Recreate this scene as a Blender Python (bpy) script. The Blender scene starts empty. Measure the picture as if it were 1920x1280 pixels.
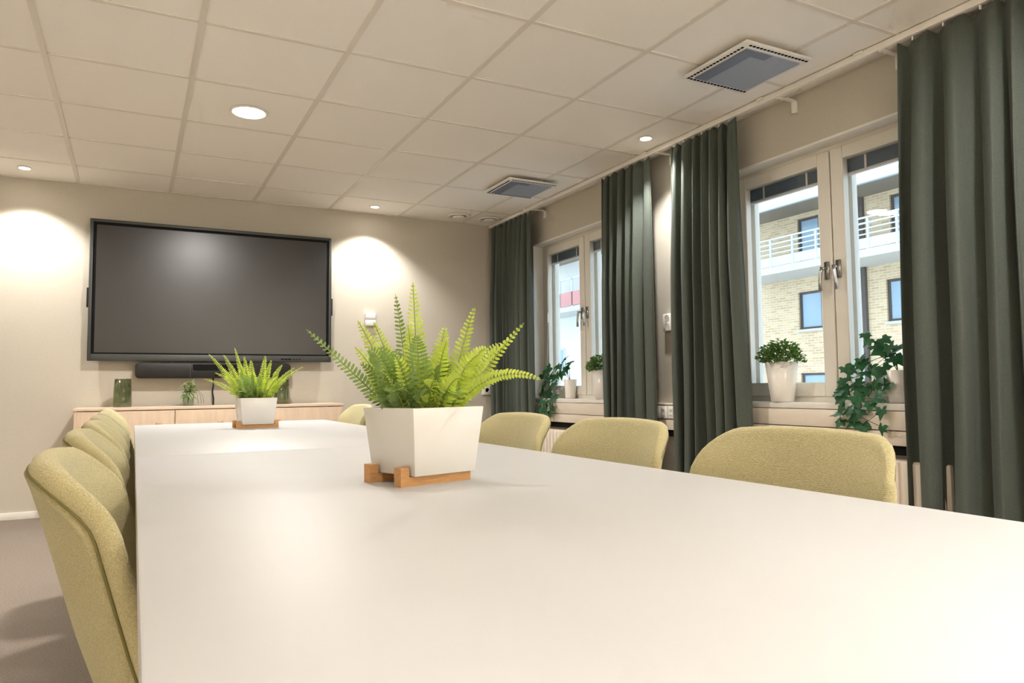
import bpy, bmesh, math, random
from mathutils import Vector, Matrix
R = math.radians
scene = bpy.context.scene
COL = scene.collection

# ------------------------------------------------------------------ camera, world, exposure
YAW, PITCH, ROLL = 0.4815, 0.0634, -0.0112
fw = Vector((math.sin(YAW)*math.cos(PITCH), math.cos(YAW)*math.cos(PITCH), math.sin(PITCH)))
r0 = Vector((math.cos(YAW), -math.sin(YAW), 0)); u0 = r0.cross(fw)
rt = math.cos(ROLL)*r0 + math.sin(ROLL)*u0; up = -math.sin(ROLL)*r0 + math.cos(ROLL)*u0
cam_d = bpy.data.cameras.new('camera'); cam = bpy.data.objects.new('camera', cam_d); COL.objects.link(cam)
cam.matrix_world = Matrix(((rt.x, up.x, -fw.x, .38), (rt.y, up.y, -fw.y, -5.992), (rt.z, up.z, -fw.z, .8588), (0, 0, 0, 1)))
cam_d.sensor_width = 36; cam_d.lens = 1358/1920*36; cam_d.clip_start = .02; cam_d.clip_end = 300
scene.camera = cam
scene.view_settings.view_transform = 'Standard'; scene.view_settings.look = 'None'
scene.view_settings.gamma = 1; scene.view_settings.use_curve_mapping = False
scene.view_settings.exposure = 2.06
try:
    scene.cycles.use_denoising = True
    scene.cycles.max_bounces = 6; scene.cycles.diffuse_bounces = 4; scene.cycles.glossy_bounces = 3; scene.cycles.transmission_bounces = 4; scene.cycles.transparent_max_bounces = 12
    scene.cycles.use_adaptive_sampling = True; scene.cycles.adaptive_threshold = .07; scene.cycles.adaptive_min_samples = 20
    scene.cycles.caustics_reflective = False; scene.cycles.caustics_refractive = False
    scene.cycles.sample_clamp_indirect = 6
except Exception: pass
w = bpy.data.worlds.new('sky'); scene.world = w; w.use_nodes = True
bg = w.node_tree.nodes['Background']
bg.inputs[0].default_value = (.74, .89, 1.0, 1); bg.inputs[1].default_value = .64      # overcast winter sky
LAMP_W, SPOT_W = 17.0, 20.0
WARM = (1.0, .965, .92)

# ------------------------------------------------------------------ materials
def lin(c):
    return tuple((x/12.92 if x <= .04045 else ((x+.055)/1.055)**2.4) for x in (v/255 for v in c))
def pm(name, rgb, rough=.5, spec=.5, metal=0, noise=None, bump=None, stretch=(1, 1, 1), trans=0, ior=1.45, emit=0, sub=0, sheen=0):
    m = bpy.data.materials.new(name); m.use_nodes = True
    nt = m.node_tree; b = nt.nodes['Principled BSDF']; c = lin(rgb)
    b.inputs['Base Color'].default_value = (*c, 1); b.inputs['Roughness'].default_value = rough
    b.inputs['Specular IOR Level'].default_value = spec; b.inputs['Metallic'].default_value = metal
    b.inputs['Transmission Weight'].default_value = trans; b.inputs['IOR'].default_value = ior
    if sheen: b.inputs['Sheen Weight'].default_value = sheen; b.inputs['Sheen Roughness'].default_value = .5
    if emit:
        b.inputs['Emission Color'].default_value = (*c, 1); b.inputs['Emission Strength'].default_value = emit
    if noise or bump:
        tc = nt.nodes.new('ShaderNodeTexCoord'); mp = nt.nodes.new('ShaderNodeMapping')
        mp.inputs['Scale'].default_value = stretch
        nt.links.new(tc.outputs['Object'], mp.inputs['Vector'])
    if noise:
        n = nt.nodes.new('ShaderNodeTexNoise'); n.inputs['Scale'].default_value = noise[0]; n.inputs['Detail'].default_value = 5
        nt.links.new(mp.outputs[0], n.inputs['Vector'])
        cr = nt.nodes.new('ShaderNodeValToRGB'); a = noise[1]
        cr.color_ramp.elements[0].position = .3; cr.color_ramp.elements[1].position = .7
        cr.color_ramp.elements[0].color = (*[x*(1-a) for x in c], 1)
        cr.color_ramp.elements[1].color = (*[min(1, x*(1+a)) for x in c], 1)
        nt.links.new(n.outputs['Fac'], cr.inputs[0]); nt.links.new(cr.outputs[0], b.inputs['Base Color'])
    if bump:
        n2 = nt.nodes.new('ShaderNodeTexNoise'); n2.inputs['Scale'].default_value = bump[0]; n2.inputs['Detail'].default_value = 3
        nt.links.new(mp.outputs[0], n2.inputs['Vector'])
        bn = nt.nodes.new('ShaderNodeBump'); bn.inputs['Strength'].default_value = bump[1]; bn.inputs['Distance'].default_value = .004
        nt.links.new(n2.outputs['Fac'], bn.inputs['Height']); nt.links.new(bn.outputs[0], b.inputs['Normal'])
    return m
def leafmat(name, rgb, rough=.45, tl=.35, var=.25, scale=14):
    m = pm(name, rgb, rough, .4, noise=(scale, var)); nt = m.node_tree
    b = nt.nodes['Principled BSDF']; o = nt.nodes['Material Output']
    t = nt.nodes.new('ShaderNodeBsdfTranslucent'); c = lin(rgb)
    t.inputs[0].default_value = (min(1, c[0]*1.3), min(1, c[1]*1.4), c[2]*.7, 1)
    mx = nt.nodes.new('ShaderNodeMixShader'); mx.inputs[0].default_value = tl
    nt.links.new(b.outputs[0], mx.inputs[1]); nt.links.new(t.outputs[0], mx.inputs[2]); nt.links.new(mx.outputs[0], o.inputs[0])
    return m
def glassmat(name, tint=(1, 1, 1), refl=.08, rough=0.0):
    m = bpy.data.materials.new(name); m.use_nodes = True; nt = m.node_tree; nt.nodes.clear()
    o = nt.nodes.new('ShaderNodeOutputMaterial'); t = nt.nodes.new('ShaderNodeBsdfTransparent'); g = nt.nodes.new('ShaderNodeBsdfGlossy')
    t.inputs[0].default_value = (*tint, 1); g.inputs['Roughness'].default_value = rough
    fr = nt.nodes.new('ShaderNodeLayerWeight'); fr.inputs[0].default_value = .5
    pw = nt.nodes.new('ShaderNodeMath'); pw.operation = 'POWER'; pw.inputs[1].default_value = 5
    mu = nt.nodes.new('ShaderNodeMath'); mu.operation = 'MULTIPLY_ADD'; mu.inputs[1].default_value = .9; mu.inputs[2].default_value = refl
    nt.links.new(fr.outputs['Facing'], pw.inputs[0]); nt.links.new(pw.outputs[0], mu.inputs[0])
    mx = nt.nodes.new('ShaderNodeMixShader'); nt.links.new(mu.outputs[0], mx.inputs[0])
    nt.links.new(t.outputs[0], mx.inputs[1]); nt.links.new(g.outputs[0], mx.inputs[2]); nt.links.new(mx.outputs[0], o.inputs[0])
    return m
def brickmat(name, c1, c2, mortar, wcell=.25, hcell=.075):
    m = pm(name, c1, .9, .2); nt = m.node_tree; b = nt.nodes['Principled BSDF']
    tc = nt.nodes.new('ShaderNodeTexCoord'); s = nt.nodes.new('ShaderNodeSeparateXYZ'); k = nt.nodes.new('ShaderNodeCombineXYZ')
    nt.links.new(tc.outputs['Object'], s.inputs[0]); nt.links.new(s.outputs[1], k.inputs[0]); nt.links.new(s.outputs[2], k.inputs[1])
    br = nt.nodes.new('ShaderNodeTexBrick'); br.inputs['Scale'].default_value = 1
    br.inputs['Brick Width'].default_value = wcell; br.inputs['Row Height'].default_value = hcell; br.inputs['Mortar Size'].default_value = .011
    br.inputs['Color1'].default_value = (*lin(c1), 1); br.inputs['Color2'].default_value = (*lin(c2), 1); br.inputs['Mortar'].default_value = (*lin(mortar), 1)
    nt.links.new(k.outputs[0], br.inputs['Vector']); nt.links.new(br.outputs['Color'], b.inputs['Base Color'])
    bn = nt.nodes.new('ShaderNodeBump'); bn.inputs['Strength'].default_value = .5; bn.inputs['Distance'].default_value = .01; bn.invert = True
    nt.links.new(br.outputs['Fac'], bn.inputs['Height']); nt.links.new(bn.outputs[0], b.inputs['Normal'])
    return m
def perfmat(name, c, hole, pitch=.006):
    m = pm(name, c, .5); nt = m.node_tree; b = nt.nodes['Principled BSDF']
    tc = nt.nodes.new('ShaderNodeTexCoord'); v = nt.nodes.new('ShaderNodeTexVoronoi'); v.inputs['Scale'].default_value = 1/pitch
    v.inputs['Randomness'].default_value = 0
    nt.links.new(tc.outputs['Object'], v.inputs['Vector'])
    cr = nt.nodes.new('ShaderNodeValToRGB'); cr.color_ramp.elements[0].position = .30; cr.color_ramp.elements[1].position = .36
    cr.color_ramp.elements[0].color = (*lin(hole), 1); cr.color_ramp.elements[1].color = (*lin(c), 1)
    nt.links.new(v.outputs['Distance'], cr.inputs[0]); nt.links.new(cr.outputs[0], b.inputs['Base Color'])
    return m
M = {}
M['wall'] = pm('wall_paint', (200, 193, 179), .8, .25, noise=(60, .02), bump=(220, .12))
M['ceil'] = pm('ceiling_tile', (248, 243, 235), .9, .2, noise=(160, .025), bump=(350, .1))
M['tbar'] = pm('ceiling_bar', (228, 221, 210), .5, .4)
M['carpet'] = pm('carpet', (138, 127, 116), .95, .1, noise=(180, .22), bump=(400, .7))
M['white'] = pm('white_paint', (236, 232, 224), .4, .5)
M['frame'] = pm('window_paint', (226, 220, 208), .4, .5)
M['sill'] = pm('sill_white', (232, 228, 220), .35, .5)
M['plastic'] = pm('white_plastic', (240, 238, 232), .35, .5)
M['duct'] = pm('duct_cream', (228, 216, 200), .45, .5)
M['table'] = pm('white_laminate', (187, 187, 187), .48, .35, noise=(9, .008))
M['gloss'] = pm('white_gloss', (222, 220, 217), .14, .5)
M['pot'] = pm('white_ceramic', (236, 230, 222), .3, .5)
M['metal'] = pm('dark_metal', (70, 70, 70), .4, .5, .8)
M['chrome'] = pm('chrome', (190, 188, 184), .2, .5, 1)
M['black'] = pm('black_plastic', (34, 32, 30), .45, .4)
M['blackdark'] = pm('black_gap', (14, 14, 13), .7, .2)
M['bezel'] = pm('bezel_grey', (74, 76, 74), .4, .5, .3)
M['screen'] = pm('screen_glass', (30, 29, 29), .31, .9)
M['fabric'] = pm('olive_fabric', (186, 177, 136), .95, .15, noise=(620, .22), bump=(500, .5), stretch=(1, .35, 1.6), sheen=.15)
M['shell'] = pm('olive_fabric_back', (182, 174, 134), .95, .15, noise=(620, .2), bump=(500, .5), stretch=(1, .5, 1.4), sheen=.15)
M['piping'] = pm('olive_piping', (120, 114, 72), .9, .15)
M['curtain'] = pm('curtain_green', (82, 88, 81), .85, .2, noise=(300, .12), bump=(450, .25), stretch=(1, 1, .5), sheen=.1)
M['wood'] = pm('bamboo', (196, 148, 98), .5, .4, noise=(40, .16), stretch=(1, 8, 8))
M['birch'] = pm('birch_veneer', (214, 190, 165), .45, .4, noise=(7, .07), stretch=(6, 1, .7))
M['birchtop'] = pm('birch_top', (222, 200, 176), .42, .4, noise=(7, .06), stretch=(.7, 6, 1))
M['knob'] = pm('birch_knob', (196, 160, 128), .5, .4)
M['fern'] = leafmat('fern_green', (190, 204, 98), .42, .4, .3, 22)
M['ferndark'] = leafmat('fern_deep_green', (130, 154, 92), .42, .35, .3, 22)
M['rachis'] = pm('fern_stem', (140, 158, 70), .5)
M['ivy'] = leafmat('ivy_leaf', (46, 92, 60), .4, .3, .35, 40)
M['stem'] = pm('vine_stem', (70, 84, 52), .6)
M['box'] = leafmat('boxwood_leaf', (92, 124, 64), .45, .3, .35, 50)
M['sage'] = leafmat('sage_leaf', (150, 166, 126), .6, .3, .2, 30)
M['soil'] = pm('soil', (56, 48, 36), .95, .1, noise=(90, .4))
M['glass'] = glassmat('window_glass', (.985, .995, 1), .02)
M['jar'] = glassmat('jar_glass', (.82, .88, .8), .12, .02)
M['vase'] = glassmat('green_glass', (.66, .70, .58), .10, .05)
M['vasein'] = pm('ribbed_glass', (204, 208, 176), .35, .5)
M['blind'] = pm('blind_slat', (112, 126, 140), .5, .4)
M['blindrail'] = pm('blind_rail', (214, 206, 196), .45, .4)
M['perf'] = perfmat('perforated_plate', (176, 182, 194), (72, 80, 100))
M['perf_shade'] = perfmat('perforated_plate_shade', (128, 136, 152), (52, 60, 78))  # darker copy of the perforated plate, paints the shadow inside the diffuser
M['socketgrey'] = pm('socket_recess', (200, 196, 188), .5)
M['slot'] = pm('vent_slot', (20, 20, 22), .8, .1)
M['reflector'] = pm('lamp_ring', (240, 236, 226), .4, .4)
M['lampglow'] = pm('lamp_diffuser', (255, 246, 230), .5, .2, emit=14)
M['brick'] = brickmat('yellow_brick', (226, 200, 162), (204, 174, 136), (222, 210, 190))
M['snow'] = pm('snow', (244, 248, 252), .7, .2)
M['slab'] = pm('concrete', (206, 204, 198), .8, .2)
M['railing'] = pm('rail_paint', (206, 222, 232), .5, .4)
M['darkframe'] = pm('dark_window_frame', (84, 76, 72), .5, .4)
M['outglass'] = pm('far_window_glass', (150, 176, 196), .08, .8)
M['plaster'] = pm('pale_plaster', (232, 232, 228), .9, .2)
M['pink'] = pm('pink_panel', (206, 150, 148), .8, .2)
M['soffit'] = pm('eave_boards', (150, 140, 126), .8, .2)
M['snowground'] = pm('street', (196, 200, 204), .9, .2)

# ------------------------------------------------------------------ mesh helpers
class MB:
    def __init__(s): s.v = []; s.f = []
    def add(s, v, f):
        o = len(s.v); s.v += [tuple(p) for p in v]; s.f += [tuple(i+o for i in q) for q in f]; return s
    def box(s, x0, x1, y0, y1, z0, z1):
        return s.add([(x, y, z) for z in (z0, z1) for y in (y0, y1) for x in (x0, x1)],
                     [(0, 2, 3, 1), (4, 5, 7, 6), (0, 1, 5, 4), (2, 6, 7, 3), (0, 4, 6, 2), (1, 3, 7, 5)])
    def tube(s, pts, rad, n=8, caps=True):
        pts = [Vector(p) for p in pts]
        if not hasattr(rad, '__len__'): rad = [rad]*len(pts)
        vs = []; fs = []; t0 = (pts[1]-pts[0]).normalized()
        a = t0.orthogonal().normalized()
        for i, p in enumerate(pts):
            t = (pts[min(i+1, len(pts)-1)]-pts[max(i-1, 0)]).normalized()
            a = (a-t*a.dot(t)).normalized(); b = t.cross(a)
            for k in range(n):
                q = 2*math.pi*k/n; vs.append(p+rad[i]*(math.cos(q)*a+math.sin(q)*b))
        for i in range(len(pts)-1):
            for k in range(n):
                fs.append((i*n+k, i*n+(k+1) % n, (i+1)*n+(k+1) % n, (i+1)*n+k))
        if caps: fs += [tuple(range(n))[::-1], tuple((len(pts)-1)*n+k for k in range(n))]
        return s.add(vs, fs)
    def lathe(s, prof, n=24, c=(0, 0, 0), rib=None, ax='z'):
        vs = []; fs = []
        for j, (r, z) in enumerate(prof):
            for k in range(n):
                q = 2*math.pi*k/n; rr = r*(rib(k, j) if rib else 1)
                x, y, zz = rr*math.cos(q), rr*math.sin(q), z
                if ax == 'x': x, y, zz = z, rr*math.cos(q), rr*math.sin(q)
                if ax == 'y': x, y, zz = rr*math.cos(q), -z, rr*math.sin(q)
                vs.append((c[0]+x, c[1]+y, c[2]+zz))
        for j in range(len(prof)-1):
            for k in range(n):
                fs.append((j*n+k, j*n+(k+1) % n, (j+1)*n+(k+1) % n, (j+1)*n+k))
        if prof[0][0] > 1e-5: fs.append(tuple(range(n))[::-1])
        if prof[-1][0] > 1e-5: fs.append(tuple((len(prof)-1)*n+k for k in range(n)))
        return s.add(vs, fs)
    def grid(s, fn, nu, nv, closed=False):
        vs = [fn(i/nu, j/nv) for j in range(nv+1) for i in range(nu+1)]
        fs = [(j*(nu+1)+i, j*(nu+1)+i+1, (j+1)*(nu+1)+i+1, (j+1)*(nu+1)+i) for j in range(nv) for i in range(nu)]
        return s.add(vs, fs)
    def mesh(s, name, mat, smooth=False, bevel=0, seg=2):
        me = bpy.data.meshes.new(name); me.from_pydata(s.v, [], s.f); me.update()
        bm = bmesh.new(); bm.from_mesh(me)
        bmesh.ops.recalc_face_normals(bm, faces=bm.faces)
        if bevel: bmesh.ops.bevel(bm, geom=bm.edges[:], offset=bevel, segments=seg, affect='EDGES', profile=.5, clamp_overlap=True)
        bm.to_mesh(me); bm.free()
        if smooth or bevel:
            for p in me.polygons: p.use_smooth = True
            if not smooth or bevel:
                try: me.set_sharp_from_angle(angle=R(42))
                except Exception: pass
        me.materials.append(M[mat] if isinstance(mat, str) else mat)
        return me
    def build(s, name, mat, parent=None, smooth=False, bevel=0, seg=2, world=True):
        if parent is not None and world:
            o = ORG.get(parent.name)
            if o is not None: s.v = [(x-o[0], y-o[1], z-o[2]) for x, y, z in s.v]
        ob = bpy.data.objects.new(name, s.mesh(name, mat, smooth, bevel, seg)); COL.objects.link(ob)
        if parent is not None:
            ob.parent = parent
            if parent.name in ORG: ORG[ob.name] = ORG[parent.name]
        return ob
ORG = {}
def box(name, mat, dims, parent=None, bevel=0, **k): return MB().box(*dims).build(name, mat, parent, bevel=bevel, **k)
def tag(o, label, cat, group=None):
    o['label'] = label; o['category'] = cat
    if group: o['group'] = group
    return o
def struct(o, label=None, cat=None):
    o['kind'] = 'structure'
    if label: o['label'] = label
    if cat: o['category'] = cat
    return o
def empty(name, loc=(0, 0, 0), rz=0, label=None, cat=None, group=None):
    o = bpy.data.objects.new(name, None); COL.objects.link(o); o.location = loc; o.rotation_euler = (0, 0, rz)
    o.empty_display_size = .05
    if not rz: ORG[o.name] = Vector(loc)
    if label: tag(o, label, cat, group)
    return o
def link_copy(o, parent=None):
    c = o.copy(); COL.objects.link(c); c.parent = parent
    for ch in list(o.children): link_copy(ch, c)
    return c
def rod(mb, a, b, r, n=8): return mb.tube([a, b], r, n)

# ------------------------------------------------------------------ room shell
XL, XR, YF, H = -2.1, 3.40, -7.67, 2.36
struct(box('floor', 'carpet', (XL-.1, XR+.3, YF-.1, .1, -.1, 0)), 'greyish brown short pile carpet floor of the meeting room', 'floor')
struct(box('wall_back', 'wall', (XL-.1, XR+.3, 0, .12, 0, 2.6)), 'beige textured end wall behind the large display', 'wall')
struct(box('wall_left', 'wall', (XL-.12, XL, YF, 0, 0, 2.6)), 'beige side wall opposite the windows', 'wall')
struct(box('wall_front', 'wall', (XL-.1, XR+.3, YF-.12, YF, 0, 2.6)), 'beige wall behind the viewer', 'wall')
struct(box('baseboard_back', 'white', (XL, XR, -.012, -.001, 0, .05), bevel=.003), 'thin white skirting along the end wall', 'baseboard')
struct(box('baseboard_left', 'white', (XL+.001, XL+.012, YF, -.013, 0, .05), bevel=.003), 'thin white skirting along the side wall', 'baseboard')
WIN = [(-1.96, -.62), (-4.22, -2.87), (-6.47, -5.13)]        # openings in the right wall (y range), last one added for daylight
ZS, ZT, XO = .768, 2.075, 3.66
wm = MB()
wm.box(XR, XO, YF, 0, 0, ZS-.03); wm.box(XR, XO, YF, 0, ZT, 2.6)
for a, b in [(YF, WIN[2][0]), (WIN[2][1], WIN[1][0]), (WIN[1][1], WIN[0][0]), (WIN[0][1], 0)]: wm.box(XR, XO, a, b, ZS-.03, ZT)
struct(wm.build('wall_right', 'wall'), 'beige window wall with two deep window openings', 'wall')

# ceiling: slab, lay-in tiles (0.6 m module) and flat T bars
ceil = struct(box('ceiling', 'ceil', (XL, XR, YF, 0, H+.014, H+.1)), 'suspended ceiling of square off-white acoustic tiles', 'ceiling')
xs = [XL] + [-1.8+.6*i for i in range(9)] + [XR]
ys = [0.0] + [-.47-.6*i for i in range(12)] + [YF]
tcache = {}
rnd = random.Random(3)
for i in range(len(xs)-1):
    for j in range(len(ys)-1):
        sx, sy = round(xs[i+1]-xs[i], 3), round(ys[j]-ys[j+1], 3)
        if sx < .02 or sy < .02: continue
        if (sx, sy) not in tcache:
            tcache[(sx, sy)] = MB().box(-sx/2+.006, sx/2-.006, -sy/2+.006, sy/2-.006, 0, .0115).mesh('ceiling_tile', 'ceil', bevel=.002, seg=1)
        o = bpy.data.objects.new('ceiling_tile', tcache[(sx, sy)]); COL.objects.link(o); o.parent = ceil
        o.location = ((xs[i]+xs[i+1])/2, (ys[j]+ys[j+1])/2, H+.002+rnd.uniform(0, .0006))
for x in xs[1:-1]: box('ceiling_bar', 'tbar', (x-.012, x+.012, YF, 0, H-.002, H+.012), ceil)
for y in ys[1:-1]:
    for i in range(len(xs)-1):
        box('ceiling_bar', 'tbar', (xs[i]+.012, xs[i+1]-.012, y-.010, y+.010, H-.0008, H+.012), ceil)
box('edge_trim', 'tbar', (XL, XR, -.02, 0, H-.003, H+.012), ceil)
box('edge_trim', 'tbar', (XR-.02, XR, YF, -.02, H-.003, H+.012), ceil)

# ------------------------------------------------------------------ windows
def window(n, y0, y1, label):
    yc = (y0+y1)/2
    root = empty('window_%d' % n, (3.5, yc, ZS)); struct(root, label, 'window')
    # painted reveal boards and sill
    box('reveal_board', 'white', (XR-.003, 3.655, y0, y0+.012, ZS, ZT), root)
    box('reveal_board', 'white', (XR-.003, 3.655, y1-.012, y1, ZS, ZT), root)
    box('reveal_board', 'white', (XR-.003, 3.655, y0+.012, y1-.012, ZT-.012, ZT), root)
    box('window_sill', 'sill', (XR-.045, 3.50, y0-.03, y1+.03, ZS-.030, ZS), root, bevel=.004)
    box('outer_sill', 'snow', (3.55, 3.72, y0, y1, ZS-.03, ZS+.015), root)
    a, b, z0, z1 = y0+.012, y1-.012, ZS, ZT-.012
    fr = MB(); t = .042
    fr.box(3.49, 3.60, a, a+t, z0, z1); fr.box(3.49, 3.60, b-t, b, z0, z1); fr.box(3.49, 3.60, a+t, b-t, z1-t+.012, z1); fr.box(3.49, 3.60, a+t, b-t, z0, z0+.034)
    fr.box(3.505, 3.60, yc-.018, yc+.018, z0+.034, z1-t+.012)
    fr.build('window_frame', 'frame', root)
    for sgn in (1, -1):
        # far (+y) and near (-y) casement
        ya, yb = (yc+.004, b-t+.018) if sgn == 1 else (a+t-.018, yc-.004)
        za, zb = z0+.028, z1-t+.022
        st, rl, rb = .072, .066, .072
        m = MB(); x0, x1 = 3.482, 3.522
        m.box(x0, x1, ya, ya+st, za, zb); m.box(x0, x1, yb-st, yb, za, zb)
        m.box(x0, x1, ya+st, yb-st, zb-rl, zb); m.box(x0, x1, ya+st, yb-st, za, za+rb)
        cs = m.build('casement', 'frame', root, bevel=.003, seg=1)
        # slim outer sash with blue-lit jambs behind
        m = MB(); m.box(3.556, 3.592, ya+.03, ya+.066, za, zb); m.box(3.556, 3.592, yb-.066, yb-.03, za, zb)
        m.box(3.556, 3.592, ya+.066, yb-.066, zb-.06, zb); m.box(3.556, 3.592, ya+.066, yb-.066, za, za+.066)
        m.build('outer_sash', 'white', cs)
        box('pane', 'glass', (3.498, 3.501, ya+st-.004, yb-st+.004, za+rb-.004, zb-rl+.004), cs)
        box('pane', 'glass', (3.572, 3.575, ya+.062, yb-.062, za+.062, zb-.056), cs)
        # raised venetian blind between the panes
        bl = MB(); bt = zb-rl
        for k in range(13): bl.box(3.524, 3.549, ya+st-.015, yb-st+.015, bt-.012-k*.0042, bt-.010-k*.0042+.0005)
        bl.build('blind_slats', 'blind', cs)
        box('blind_headrail', 'blind', (3.523, 3.55, ya+st-.015, yb-st+.015, bt-.008, bt+.02), cs)
        box('blind_bottom_rail', 'blindrail', (3.525, 3.548, ya+st-.015, yb-st+.015, bt-.078, bt-.067), cs)
        for q in (.2, .8):
            yy = ya+st+(yb-ya-2*st)*q
            box('ladder_tape', 'blindrail', (3.5215, 3.523, yy-.006, yy+.006, bt-.07, bt), cs)
        # espagnolette handle near the meeting stiles
        yh = ya+.030 if sgn == 1 else yb-.030
        hd = MB(); hd.box(3.474, 3.482, yh-.013, yh+.013, 1.385, 1.475)
        hd.tube([(3.480, yh, 1.44), (3.455, yh, 1.44), (3.440, yh, 1.437)], .0085, 8)
        hd.tube([(3.443, yh+.002, 1.445), (3.438, yh+.006*sgn, 1.42), (3.438, yh+.012*sgn, 1.37), (3.440, yh+.013*sgn, 1.325)], [.010, .0085, .008, .0095], 8)
        hd.build('handle', 'chrome', cs, smooth=True)
    return root
w1 = window(1, *WIN[0], 'white two-casement window nearest the end wall with ivy on its sill')
w2 = window(2, *WIN[1], 'white two-casement window nearest the viewer looking out on brick flats')
window(3, *WIN[2], 'white two-casement window added beside the viewer for daylight, outside the frame')  # unseen window added to bring daylight onto the near table
# pull cord with tassel hanging from the far blind
cd = MB(); cd.tube([(3.478, -.745, 1.90), (3.474, -.735, 1.72), (3.473, -.733, 1.48)], .0022, 6); cd.lathe([(.0001, 1.40), (.007, 1.405), (.006, 1.47), (.003, 1.49), (.0001, 1.49)], 10, (3.473, -.733, 0))
cd.tube([(3.473, -.733, 1.41), (3.470, -.728, 1.22), (3.466, -.715, 1.02), (3.462, -.70, .88)], .0018, 6)
cd.build('blind_cord', 'plastic', w1, smooth=True)

# ------------------------------------------------------------------ street outside
struct(box('ground_outside', 'snowground', (XO, 60, -30, 60, -6.2, -6.0)), 'pale street outside the windows', 'ground')
bld = empty('brick_apartment_building', (18, 6, -6), 0, 'yellow brick apartment building with balcony railings seen through near window', 'building')
XFc = 18.0
fwm = MB()
holes = [(8.34, 9.16, 2.48, 3.60), (5.5, 6.30, 2.48, 3.60), (8.27, 9.17, -.3, 1.19), (5.4, 6.3, -.3, 1.19), (8.35, 9.11, 4.22, 5.80), (5.3, 6.10, 4.22, 5.82), (2.4, 3.2, 2.48, 3.6), (11.4, 12.2, 2.48, 3.6), (11.4, 12.2, 4.22, 5.8)]
yb_ = sorted({-6.0, 13.5} | {h[0] for h in holes} | {h[1] for h in holes}); zb_ = sorted({-6.0, 6.25} | {h[2] for h in holes} | {h[3] for h in holes})
for i in range(len(yb_)-1):
    for j in range(len(zb_)-1):
        ym, zm = (yb_[i]+yb_[i+1])/2, (zb_[j]+zb_[j+1])/2
        if any(h[0] < ym < h[1] and h[2] < zm < h[3] for h in holes): continue
        fwm.box(XFc, XFc+.3, yb_[i], yb_[i+1], zb_[j], zb_[j+1])
fwm.build('brick_wall', 'brick', bld)
box('gable_wall', 'brick', (XFc+.3, 26, 13.2, 13.5, -6, 6.25), bld)
for (a, b, c, d) in holes:
    m = MB(); t = .07; x0, x1 = XFc+.06, XFc+.14
    m.box(x0, x1, a, a+t, c, d); m.box(x0, x1, b-t, b, c, d); m.box(x0, x1, a+t, b-t, d-t, d); m.box(x0, x1, a+t, b-t, c, c+t)
    o = m.build('window' if d-c < 1.5 else 'balcony_door', 'darkframe', bld)
    box('pane', 'outglass', (XFc+.09, XFc+.11, a+t, b-t, c+t, d-t), o)
    if d-c < 1.5: box('ledge', 'slab', (XFc-.07, XFc+.08, a-.05, b+.05, c-.07, c), o)
rf = MB(); rf.add([(16.75, -6, 6.10), (16.75, 13.9, 6.10), (27, 13.9, 8.2), (27, -6, 8.2), (16.75, -6, 5.98), (16.75, 13.9, 5.98), (27, 13.9, 8.08), (27, -6, 8.08)],
    [(0, 1, 2, 3), (7, 6, 5, 4), (0, 4, 5, 1), (1, 5, 6, 2), (2, 6, 7, 3), (3, 7, 4, 0)])
roof = rf.build('roof', 'snow', bld)
box('eave_soffit', 'soffit', (16.85, 18.0, -6, 13.9, 5.95, 6.02), bld)
box('gutter', 'railing', (16.64, 16.76, -6, 13.9, 5.93, 6.05), bld)
rt_m = MB().tube([(0, 0, 0), (.55, 0, .11)], .075, 8).mesh('roof_tile_end', 'snow', smooth=True)
for k in range(60):
    o = bpy.data.objects.new('roof_tile_end', rt_m); COL.objects.link(o); o.parent = roof; o.location = (16.70-18, -4+.30*k-6, 6.13+6)
# balconies
for (a, b) in ((3.4, 10.6),):
    box('balcony_slab', 'slab', (16.55, 18.0, a, b, 4.02, 4.22), bld)
    rail = MB()
    for z in (5.02, 4.88): rail.box(16.57, 16.61, a, b, z-.02, z+.02)
    rail = rail.build('balcony_rail', 'railing', bld)
    for z in (4.74, 4.60): box('rail_bar', 'railing', (16.575, 16.605, a, b, z-.015, z+.015), rail)
    box('rail_panel', 'railing', (16.58, 16.60, a, b, 4.24, 4.50), rail)
    y = a
    while y <= b+.01: box('rail_post', 'railing', (16.56, 16.62, y-.025, y+.025, 4.2, 5.02), rail); y += .78
box('downpipe', 'darkframe', (17.9, 18.0, 6.85, 6.97, -6, 6.0), bld)
# second pale block, further along the street, seen through the far window
b2 = empty('pale_apartment_building', (18.6, 22, -6), 0, 'pale rendered building with pink balcony front seen through far window', 'building')
box('rendered_wall', 'plaster', (18.6, 19, 14.5, 34, -6, 9), b2)
box('gable_wall', 'plaster', (19, 27, 14.5, 14.9, -6, 9), b2)
box('balcony_slab', 'slab', (17.2, 18.6, 17.5, 24.5, 4.15, 4.35), b2)
box('balcony_front', 'pink', (17.2, 17.26, 17.5, 24.5, 4.40, 5.0), b2)
rr = box('balcony_rail', 'railing', (17.2, 17.26, 17.5, 24.5, 5.55, 5.61), b2)
for k in range(8): box('rail_post', 'railing', (17.2, 17.26, 17.5+k, 17.56+k, 4.35, 5.6), rr)
box('upper_balcony_slab', 'soffit', (17.2, 18.6, 17.5, 24.5, 6.7, 6.85), b2)
for yy in (15.5, 17.2, 20.4, 23.4):
    for zz in (-1.2, 1.4):
        o = box('window', 'railing', (18.52, 18.62, yy, yy+1.1, zz, zz+1.3), b2); box('pane', 'outglass', (18.50, 18.53, yy+.08, yy+1.02, zz+.08, zz+1.22), o)
box('roof', 'snow', (17.6, 27, 14.3, 34, 9, 9.25), b2)

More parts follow.
